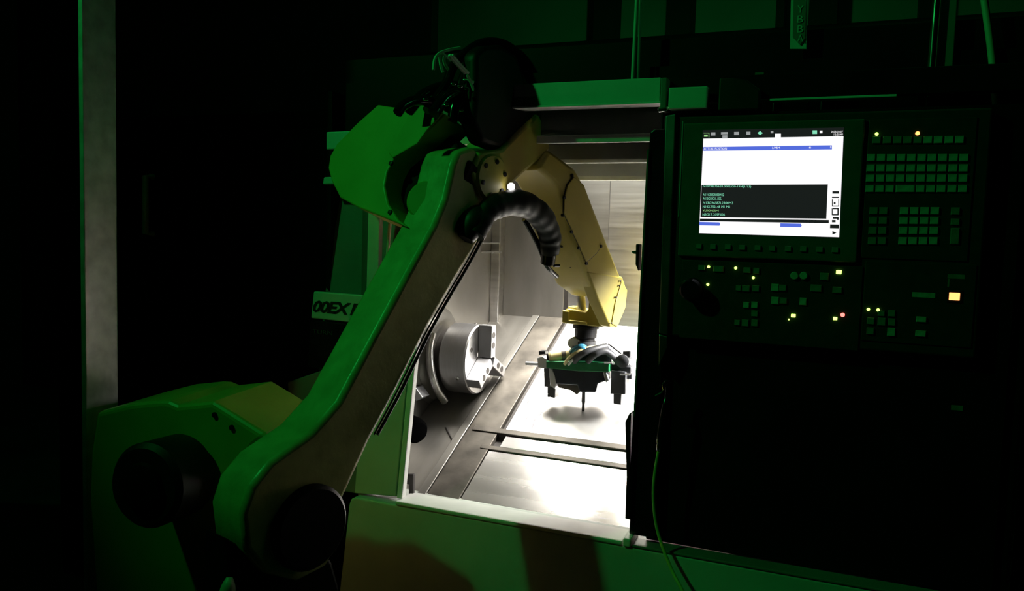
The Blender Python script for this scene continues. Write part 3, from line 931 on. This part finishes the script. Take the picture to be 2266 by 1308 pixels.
def f(b):
    prism(b, [pN(u, v, FO) for u, v in fa], -N * 0.135)


fore = part('forearm', f, YEL, RB, bevel=0.012, seg=3, smooth=True)
ff = [(1300, 600), (1378, 612), (1388, 642), (1384, 682), (1366, 727), (1350, 723), (1325, 668)]
part('forearm_fork', lambda b: prism(b, [pN(u, v, FO + 0.002) for u, v in ff], -N * 0.040), YEL, RB, bevel=0.006, seg=3, smooth=True)
part('fork_cover', lambda b: prism(b, [pN(u, v, FO + 0.002) for u, v in ((1374, 622), (1386, 642), (1382, 680), (1364, 723), (1352, 716), (1360, 670))], N * 0.004), YEL, RB, bevel=0.002)
cv = [(1268, 392), (1254, 410), (1247, 440), (1246, 470), (1266, 512), (1296, 580), (1318, 560), (1330, 542), (1322, 512), (1304, 450), (1290, 410)]
part('cover_gasket', lambda b: prism(b, [pN(u, v, FO) for u, v in [(a + (a - 1285) * 0.035, c + (c - 480) * 0.02) for a, c in cv]], N * 0.0015), M['groove'], fore)
cvp = part('forearm_cover', lambda b: prism(b, [pN(u, v, FO + 0.001) for u, v in cv], N * 0.004), YEL, fore, bevel=0.0015)
for u, v in ((1247, 437), (1243, 476), (1263, 513), (1279, 549), (1296, 583), (1328, 545), (1264, 388)):
    p = pN(u, v, FO + 0.003)
    part('cover_bolt', lambda b: revolve(b, p, N, [(0, 0.0048), (0.005, 0.0048), (0.006, 0)], 10), M['black'], fore, smooth=True)
for u, v in ((1372, 622), (1370, 632), (1362, 658), (1352, 715)):
    p = pN(u, v, FO + 0.005)
    part('fork_bolt', lambda b: revolve(b, p, N, [(0, 0.0030), (0.003, 0.003), (0.004, 0)], 10), M['black'], RB, smooth=True)
# bolts on the underside facet
UN = -E + V((0, 0, -0.3))
for u, v in ((1244, 545), (1228, 588), (1264, 590)):
    p = pN(u, v, FO - 0.05)
    part('underside_bolt', lambda b: revolve(b, p, -E, [(-0.02, 0.0042), (0.004, 0.0042), (0.005, 0)], 10), M['black'], RB, smooth=True)

# wrist
YW = pN(1320, 680, 0.01).y
wr = [(1247, 690), (1253, 683), (1278, 687), (1296, 692), (1301, 684), (1303, 656), (1309, 649), (1316, 662), (1332, 688), (1346, 712), (1340, 725), (1246, 716)]
part('wrist', lambda b: prism(b, [pY(u, v, YW) for u, v in wr], (0.01, 0.085, 0)), YEL, RB, bevel=0.004, seg=2)
part('wrist_rib', lambda b: prism(b, [pY(u, v, YW) for u, v in ((1248, 686), (1261, 688), (1261, 715), (1247, 713))], (0, -0.016, 0)), YEL, RB, bevel=0.003)
part('wrist_rib', lambda b: prism(b, [pY(u, v, YW) for u, v in ((1258, 707), (1300, 712), (1300, 718), (1258, 714))], (0, -0.014, 0)), YEL, RB, bevel=0.002)
part('wrist_cap', lambda b: prism(b, [pY(u, v, YW + 0.02) for u, v in ((1254, 688), (1256, 678), (1272, 680), (1278, 684), (1278, 690))], (0, 0.05, 0)), YEL, RB, bevel=0.004)
part('wrist_cheek', lambda b: prism(b, [pY(u, v, YW - 0.012) for u, v in ((1317, 672), (1322, 670), (1332, 688), (1320, 702))], (0, 0.02, 0)), YEL, RB, bevel=0.003)
part('wrist_hose', lambda b: tube(b, [pY(1274, 612, YW + 0.05), pY(1281, 640, YW + 0.045), pY(1286, 665, YW + 0.04), pY(1288, 695, YW + 0.035)], 0.0145, 14), M['steel'], RB, smooth=True)
fl0 = pY(1297, 722, YW + 0.04)
part('tool_flange', lambda b: revolve(b, fl0 + V((0, 0, 0.004)), (0, 0, -1), [(0, 0.042), (0.010, 0.042), (0.012, 0.036), (0.038, 0.035), (0.042, 0.030), (0.050, 0.030)], 36), M['black'], RB, smooth=True)
# round white lamp on the casing
lp = pN(1131, 413, FO + 0.012)
lh = part('lamp_housing', lambda b: revolve(b, lp - (CAM - lp).normalized() * 0.02, (CAM - lp).normalized(), [(0, 0.010), (0.018, 0.010), (0.020, 0.009), (0.018, 0.0)], 24), M['black'], RB, smooth=True)
part('lamp_lens', lambda b: revolve(b, lp + (CAM - lp).normalized() * 0.006, (CAM - lp).normalized(), [(-0.012, 0.0095), (0, 0.0095), (0.004, 0.006), (0.005, 0.0)], 24), M['led_white'], lh, smooth=True)

# wrinkled black sleeve arching from arm to forearm
sp = [pN(1050, 520, 0.085), pN(1078, 470, 0.090), pN(1112, 452, 0.095), pN(1160, 452, 0.098), pN(1198, 480, 0.098), pN(1216, 520, 0.09), pN(1217, 560, 0.08)]
part('cable_sleeve', lambda b: tube(b, sp, 0.028, 20, 14, rfun=lambda t: 0.025 + 0.008 * math.sin(t * 3.0) + 0.0009 * math.sin(t * 31) + 0.0008 * math.sin(t * 73 + 1)), M['rubber'], RB, smooth=True)
part('sleeve_end', lambda b: tube(b, [pN(1215, 545, .08), pN(1214, 565, .076), pN(1212, 582, .07)], 0.02, 16), M['black_gloss'], RB, smooth=True)
part('sleeve_hose', lambda b: tube(b, [pN(1160, 485, .06), pN(1180, 520, .06), pN(1195, 550, .06), pN(1210, 588, .06), pN(1232, 612, .05)], 0.007), M['black_gloss'], RB, smooth=True)

# dress pack on top: a fat black cover, hoses and loose wires
cover = [(1052, 118), (1075, 100), (1112, 98), (1148, 122), (1166, 180), (1192, 190), (1204, 250), (1182, 284), (1112, 334), (1066, 318), (1046, 268), (1052, 200)]
part('cable_cover', lambda b: prism(b, [pN(u, v, 0.055) for u, v in cover], -N * 0.05), M['black'], RB, bevel=0.016, seg=4, smooth=True)
hoses = [([(905, 245), (940, 208), (1000, 190), (1050, 215), (1088, 280)], 0.014, -0.06), ([(945, 245), (985, 190), (1008, 140), (1060, 98), (1115, 98), (1162, 140), (1180, 215), (1172, 290)], 0.012, -0.03),
         ([(1010, 250), (1020, 190), (1050, 130), (1100, 105), (1145, 135)], 0.014, -0.05), ([(1000, 270), (1010, 225), (1035, 180), (1075, 160), (1110, 190)], 0.013, 0.0), ([(880, 250), (895, 232), (930, 222), (985, 235), (1030, 270), (1060, 310)], 0.012, -0.03),
         ([(960, 250), (990, 215), (1030, 205), (1060, 250), (1080, 310)], 0.015, 0.01)]
for pts, r, o_ in hoses:
    part('cable_hose', lambda b: tube(b, [pN(u, v, o_) for u, v in pts], r, 12, 8), M['black_gloss'], RB, smooth=True)
wires = [[(1018, 106), (995, 110), (972, 118), (962, 132), (959, 155)], [(974, 118), (974, 138), (980, 160)], [(984, 120), (983, 138), (992, 154)], [(978, 116), (990, 128), (997, 135)], [(1034, 166), (1045, 190), (1054, 222), (1064, 254)], [(1036, 170), (1044, 182), (1050, 180)]]
for pts in wires:
    part('loose_wire', lambda b: tube(b, [pN(u, v, 0.045 if pts[0][0] > 1020 else 0.0) for u, v in pts], 0.0036, 8), M['wire'], RB, smooth=True)
for d in (0, 6):
    part('loose_wire', lambda b: tube(b, [pN(994 + d, 122, 0.045), pN(1012 + d, 143, 0.045), pN(1030 + d, 162, 0.045)], 0.0042, 8), M['wire'], RB, smooth=True)
for u, v in ((1030, 177), (1003, 186), (1018, 191), (1032, 196), (1071, 217), (1021, 244), (942, 220), (1061, 260), (988, 232)):
    p = pN(u, v, 0.035)
    part('cable_clip', lambda b: revolve(b, p - RT * 0.006, RT, [(0, 0.002), (0.002, 0.0034), (0.010, 0.0034), (0.012, 0.002)], 10), M['chrome'], RB, smooth=True)

# ------------------------------------------------------------------ gripper
YG = YW + 0.04
gz = pY(1290, 930, YG).z
GR = thing('robot_gripper', 'dark double gripper with green plate and air lines hanging from the robot wrist', 'gripper', (fl0.x, YG, gz))


def g(name, px, m, y=0.0, th=0.04, bevel=0.002, parent=None):
    return part(name, lambda b: prism(b, [pY(u, v, YG + y) for u, v in px], (0, th, 0)), M[m], parent or GR, bevel=bevel)


def gt(name, px, r, m, y=0.0, seg=10):
    return part(name, lambda b: tube(b, [pY(p[0], p[1], YG + y + (p[2] if len(p) > 2 else 0)) for p in px], r, seg), M[m], GR, smooth=True)


part('adapter_plate', lambda b: revolve(b, fl0 + V((0, 0, -0.046)), (0, 0, -1), [(0, 0.034), (0.014, 0.034), (0.016, 0.046), (0.026, 0.046)], 32), M['pad'], GR, smooth=True)
g('green_plate', [(1208, 799), (1290, 801), (1348, 803), (1348, 824), (1280, 822), (1208, 815)], 'grip_green', -0.045, 0.10, 0.003)
g('gripper_body', [(1222, 815), (1345, 822), (1345, 842), (1322, 850), (1318, 869), (1282, 868), (1277, 852), (1228, 850)], 'grip_body', -0.04, 0.09, 0.004)
g('upper_body', [(1262, 775), (1330, 770), (1352, 790), (1352, 806), (1255, 803)], 'grip_body', -0.02, 0.07, 0.006)
g('clamp_block', [(1188, 792), (1200, 788), (1212, 796), (1212, 818), (1190, 814)], 'alu', -0.03, 0.06, 0.003)
part('guide_rod', lambda b: cyl(b, pY(1164, 804, YG - 0.01), pY(1200, 806, YG - 0.01), 0.0062), M['alu'], GR, smooth=True)
g('switch_block', [(1192, 777), (1206, 777), (1206, 784), (1192, 786)], 'black', -0.01, 0.03)
g('switch_block', [(1208, 783), (1228, 781), (1230, 797), (1210, 799)], 'black', -0.03, 0.04, 0.003)
part('air_cylinder', lambda b: revolve(b, pY(1214, 790, YG - 0.03), pY(1262, 784, YG + 0.0) - pY(1214, 790, YG - 0.03), [(0, 0.012), (0.006, 0.018), (0.04, 0.020), (0.075, 0.020)], 26), M['cream'], GR, smooth=True)
part('cylinder_ring', lambda b: revolve(b, pY(1242, 787, YG - 0.012), pY(1262, 784, YG + 0.0) - pY(1214, 790, YG - 0.03), [(0, 0.022), (0.014, 0.022)], 26), M['dirty_steel'], GR, smooth=True)
g('white_connector', [(1256, 752), (1268, 745), (1284, 752), (1284, 768), (1262, 772), (1254, 764)], 'sill_white', -0.03, 0.04, 0.005)
for d in (0, 5, 10):
    gt('blue_air_line', [(1262 + d, 778 + d * .6, -0.02), (1274 + d, 768 + d * .6, -0.045), (1290 + d * .6, 764 + d * .8, -0.04), (1304, 772 + d * .4, -0.01)], 0.0042, 'hose_blue')
gt('cream_hose', [(1250, 806, -0.045), (1256, 796, -0.055), (1268, 785, -0.055), (1284, 776, -0.05), (1305, 769, -0.03), (1330, 765, 0)], 0.0052, 'cream')
gt('cream_hose', [(1258, 807, -0.05), (1264, 800, -0.06), (1272, 793, -0.055)], 0.0042, 'sill_white')
gt('grey_hose', [(1270, 800, -0.05), (1284, 786, -0.06), (1302, 777, -0.055), (1325, 770, -0.03), (1342, 766, 0)], 0.010, 'pad', 0, 14)
gt('grey_hose', [(1300, 800, -0.05), (1318, 784, -0.055), (1340, 778, -0.04), (1360, 792, -0.02), (1370, 806, 0)], 0.010, 'pad', 0, 14)
gt('thin_air_line', [(1346, 761), (1358, 770), (1375, 783)], 0.0026, 'black')
g('valve_block', [(1377, 777), (1395, 776), (1395, 791), (1379, 794)], 'pad', -0.02, 0.03, 0.003)
part('vacuum_body', lambda b: revolve(b, pY(1376, 800, YG - 0.03), (0, 1, 0), [(0, 0.012), (0.004, 0.021), (0.05, 0.021), (0.055, 0.014)], 28), M['pad'], GR, smooth=True)
g('link_arm', [(1330, 800), (1356, 806), (1396, 812), (1396, 826), (1350, 822), (1330, 812)], 'pad', -0.015, 0.04, 0.003)
part('guide_rod', lambda b: cyl(b, pY(1337, 803, YG - 0.045), pY(1356, 804, YG - 0.045), 0.0028), M['alu'], GR, smooth=True)
part('guide_rod', lambda b: cyl(b, pY(1372, 829, YG - 0.03), pY(1394, 829, YG - 0.03), 0.0028), M['alu'], GR, smooth=True)
fg = g('finger', [(1203, 814), (1214, 814), (1217, 857), (1204, 856)], 'pad', -0.03, 0.05)
g('finger_wedge', [(1213, 813), (1221, 816), (1234, 838), (1228, 862), (1219, 855), (1215, 835)], 'alu', -0.04, 0.05, 0.003)
g('finger_pad', [(1211, 854), (1229, 856), (1228, 881), (1211, 879)], 'pad', -0.025, 0.04)
g('finger', [(1352, 820), (1384, 824), (1384, 873), (1350, 872)], 'pad', -0.03, 0.05)
g('finger_pad', [(1357, 871), (1375, 873), (1374, 897), (1357, 894)], 'pad', -0.02, 0.04)
g('finger_bar', [(1366, 826), (1398, 828), (1398, 840), (1366, 838)], 'pad', -0.01, 0.03)
g('finger_wedge', [(1333, 822), (1342, 824), (1348, 842), (1340, 848)], 'alu', -0.045, 0.02, 0.003)
g('lower_clip', [(1232, 850), (1280, 853), (1284, 866), (1276, 874), (1262, 864), (1236, 858)], 'dirty_steel', -0.02, 0.02)
part('probe', lambda b: revolve(b, pY(1292, 866, YG), (0, 0, -1), [(0, 0.0065), (0.034, 0.0065), (0.040, 0.0045), (0.078, 0.0045), (0.080, 0.003)], 18), M['pad'], GR, smooth=True)

# ------------------------------------------------------------------ hoses and things around the machine
AG = thing('air_gun', 'black air blow gun with a yellow hose hanging in front of the black door', 'air gun', pY(1460, 960, -0.05))
yh = -0.045
part('hose', lambda b: tube(b, [pY(1457, 1000, yh), pY(1449, 1050, yh), (pY(1446, 1100, yh)), pY(1452, 1160, yh), pY(1466, 1210, yh - 0.01), pY(1488, 1265, yh - 0.03), pY(1520, 1330, yh - 0.06), pY(1560, 1450, yh - 0.08)], 0.0042, 10), M['hose_yellow'], AG, smooth=True)
part('gun_barrel', lambda b: tube(b, [pY(1471, 895, yh), pY(1466, 920, yh), pY(1461, 950, yh), pY(1458, 970, yh)], 0.0062, 12), M['black_gloss'], AG, smooth=True)
part('hose_coupling', lambda b: revolve(b, pY(1458, 970, yh), pY(1457, 1000, yh) - pY(1458, 970, yh), [(0, 0.005), (0.004, 0.0065), (0.010, 0.0065), (0.012, 0.0045), (0.018, 0.0060), (0.026, 0.0060), (0.030, 0.004)], 16), M['chrome'], AG, smooth=True)
part('gun_nozzle', lambda b: tube(b, [pY(1450, 876, yh), pY(1463, 869, yh), pY(1468, 862, yh), pY(1466, 852, yh), pY(1474, 842, yh)], 0.0026, 8), M['chrome'], AG, smooth=True)
part('gun_hook', lambda b: tube(b, [pY(1474, 842, yh), pY(1476, 870, yh + 0.01), pY(1471, 895, yh)], 0.005, 10), M['black_gloss'], AG, smooth=True)

# pale conduit right of the panel
cdt = part('conduit', lambda b: tube(b, [pY(2160, -120, 0.085), pY(2178, 0, 0.085), pY(2193, 110, 0.085), pY(2203, 220, 0.085), pY(2207, 262, 0.085)], 0.0075, 12), M['hose_pale'], smooth=True)
tag(cdt, 'pale flexible conduit dropping behind the right edge of the control panel', 'conduit')
# two thin supply pipes rising above the rail
for (u0, u1, r, lb, m) in ((1409, 1400, 0.0045, 'thin green-lit supply pipe above the rail, left of the pair', 'white_paint'), (1417, 1412, 0.0035, 'thin dull supply pipe above the rail, right of the pair', 'grey_paint')):
    p0, p1 = pY(u0, 0, 0.06), pY(u1, 172, 0.06)
    d = (p0 - p1).normalized()
    o = part('supply_pipe', lambda b: cyl(b, p1 - d * 0.02, p0 + d * 0.6, r, seg=14), M[m], smooth=True)
    tag(o, lb, 'pipe', 'supply pipes above the rail')

# signal tower on the right
sx = pY(2060, 170, 0.08)
ST = thing('signal_tower', 'slim signal tower with chrome pole and lit green lamp above the control panel', 'signal light', (sx.x, 0.08, 1.80))
part('tower_base', lambda b: box(b, (pY(2042, 200, 0.065).x, 0.065, 1.801), (pY(2105, 200, 0.065).x, 0.098, pY(2060, 182, 0.08).z)), M['black'], ST, bevel=0.004)
part('pole', lambda b: cyl(b, (sx.x, 0.08, pY(2060, 182, 0.08).z - 0.01), (sx.x + 0.004, 0.08, 2.25), 0.009, seg=24), M['chrome'], ST, smooth=True)
part('pole_bracket', lambda b: box(b, (sx.x + 0.012, 0.088, sx.z - 0.02), (sx.x + 0.042, 0.096, 2.25)), M['grey_paint'], ST, bevel=0.002)
part('pole_cable', lambda b: tube(b, [pY(2057, 186, 0.058), pY(2056, 205, 0.058), pY(2052, 225, 0.058), pY(2050, 240, 0.058)], 0.003), M['chrome'], ST, smooth=True)
for i, m in enumerate(('tower_green', 'tower_amber', 'tower_red')):
    part('lamp_segment', lambda b: revolve(b, (sx.x + 0.004, 0.08, 2.26 + i * 0.062), (0, 0, 1), [(0, 0.026), (0.003, 0.028), (0.055, 0.028), (0.058, 0.026)], 28), M[m], ST, smooth=True)
part('tower_cap', lambda b: revolve(b, (sx.x + 0.004, 0.08, 2.446), (0, 0, 1), [(0, 0.028), (0.02, 0.026), (0.028, 0)], 28), M['black'], ST, smooth=True)

# vertical lettered sign strip on the wall behind
ys = 0.090
sg = [pY(1748, 108, ys), pY(1784, 108, ys), pY(1787, -40, ys), pY(1751, -40, ys)]
SG = thing('sign_strip', 'narrow vertical sign with stacked letters standing above the rail', 'sign', pY(1766, 108, ys))
part('board', lambda b: prism(b, sg, (0, 0.006, 0)), M['white_paint'], SG)
part('inset', lambda b: prism(b, [pY(u, v, ys - 0.004) for u, v in ((1757, -40), (1784, -40), (1781, 85), (1770, 99), (1754, 82))], (0, 0.004, 0)), M['grey_paint'], SG)
for s, v in (('Y', 28), ('B', 50), ('B', 72), ('A', 92)):
    tA, tB = pY(1764, v, ys - 0.006), pY(1777, v - 0.4, ys - 0.006)
    text('sign_letter', s, M['white_paint'], SG, tA, (tB - tA).length, (tB - tA).length * 1.25, xdir=tB - tA)

# green lamp of the machine opposite, off to the left of the photographer
GT = thing('signal_tower', 'floor-standing signal tower with a glowing green lens, behind the photographer', 'signal light', (GREEN_POS.x, GREEN_POS.y, 0))
gp = GREEN_POS - (GREEN_AIM - GREEN_POS).normalized() * 0.10
part('tower_base', lambda b: revolve(b, (gp.x, gp.y, 0), (0, 0, 1), [(0, 0.15), (0.02, 0.15), (0.03, 0.03)], 28), M['black'], GT, smooth=True)
part('pole', lambda b: cyl(b, (gp.x, gp.y, 0.02), (gp.x, gp.y, gp.z - 0.04), 0.015), M['chrome'], GT, smooth=True)
part('lamp_segment', lambda b: revolve(b, (gp.x, gp.y, gp.z - 0.04), (0, 0, 1), [(0, 0.03), (0.002, 0.034), (0.078, 0.034), (0.08, 0.03)], 28), M['tower_green'], GT, smooth=True)

# added green lamp, unseen behind the lathe, to brighten the rear wall
BT = thing('signal_tower', 'added low green lamp, unseen behind the lathe, to brighten the rear wall', 'signal light', (-0.9, 2.2, 0))
part('tower_base', lambda b: revolve(b, (-0.9, 2.2, 0), (0, 0, 1), [(0, 0.15), (0.02, 0.15), (0.03, 0.03)], 28), M['black'], BT, smooth=True)
part('pole', lambda b: cyl(b, (-0.9, 2.2, 0.02), (-0.9, 2.2, 1.5), 0.015), M['chrome'], BT, smooth=True)
part('lamp_segment', lambda b: revolve(b, (-0.9, 2.2, 1.5), (0, 0, 1), [(0, 0.03), (0.002, 0.034), (0.078, 0.034), (0.08, 0.03)], 28), M['tower_green'], BT, smooth=True)
add_light('rear_fill_light', 'POINT', (-0.9, 2.2, 1.66), 7.0, (0.02, 1.0, 0.15), shadow_soft_size=0.05)
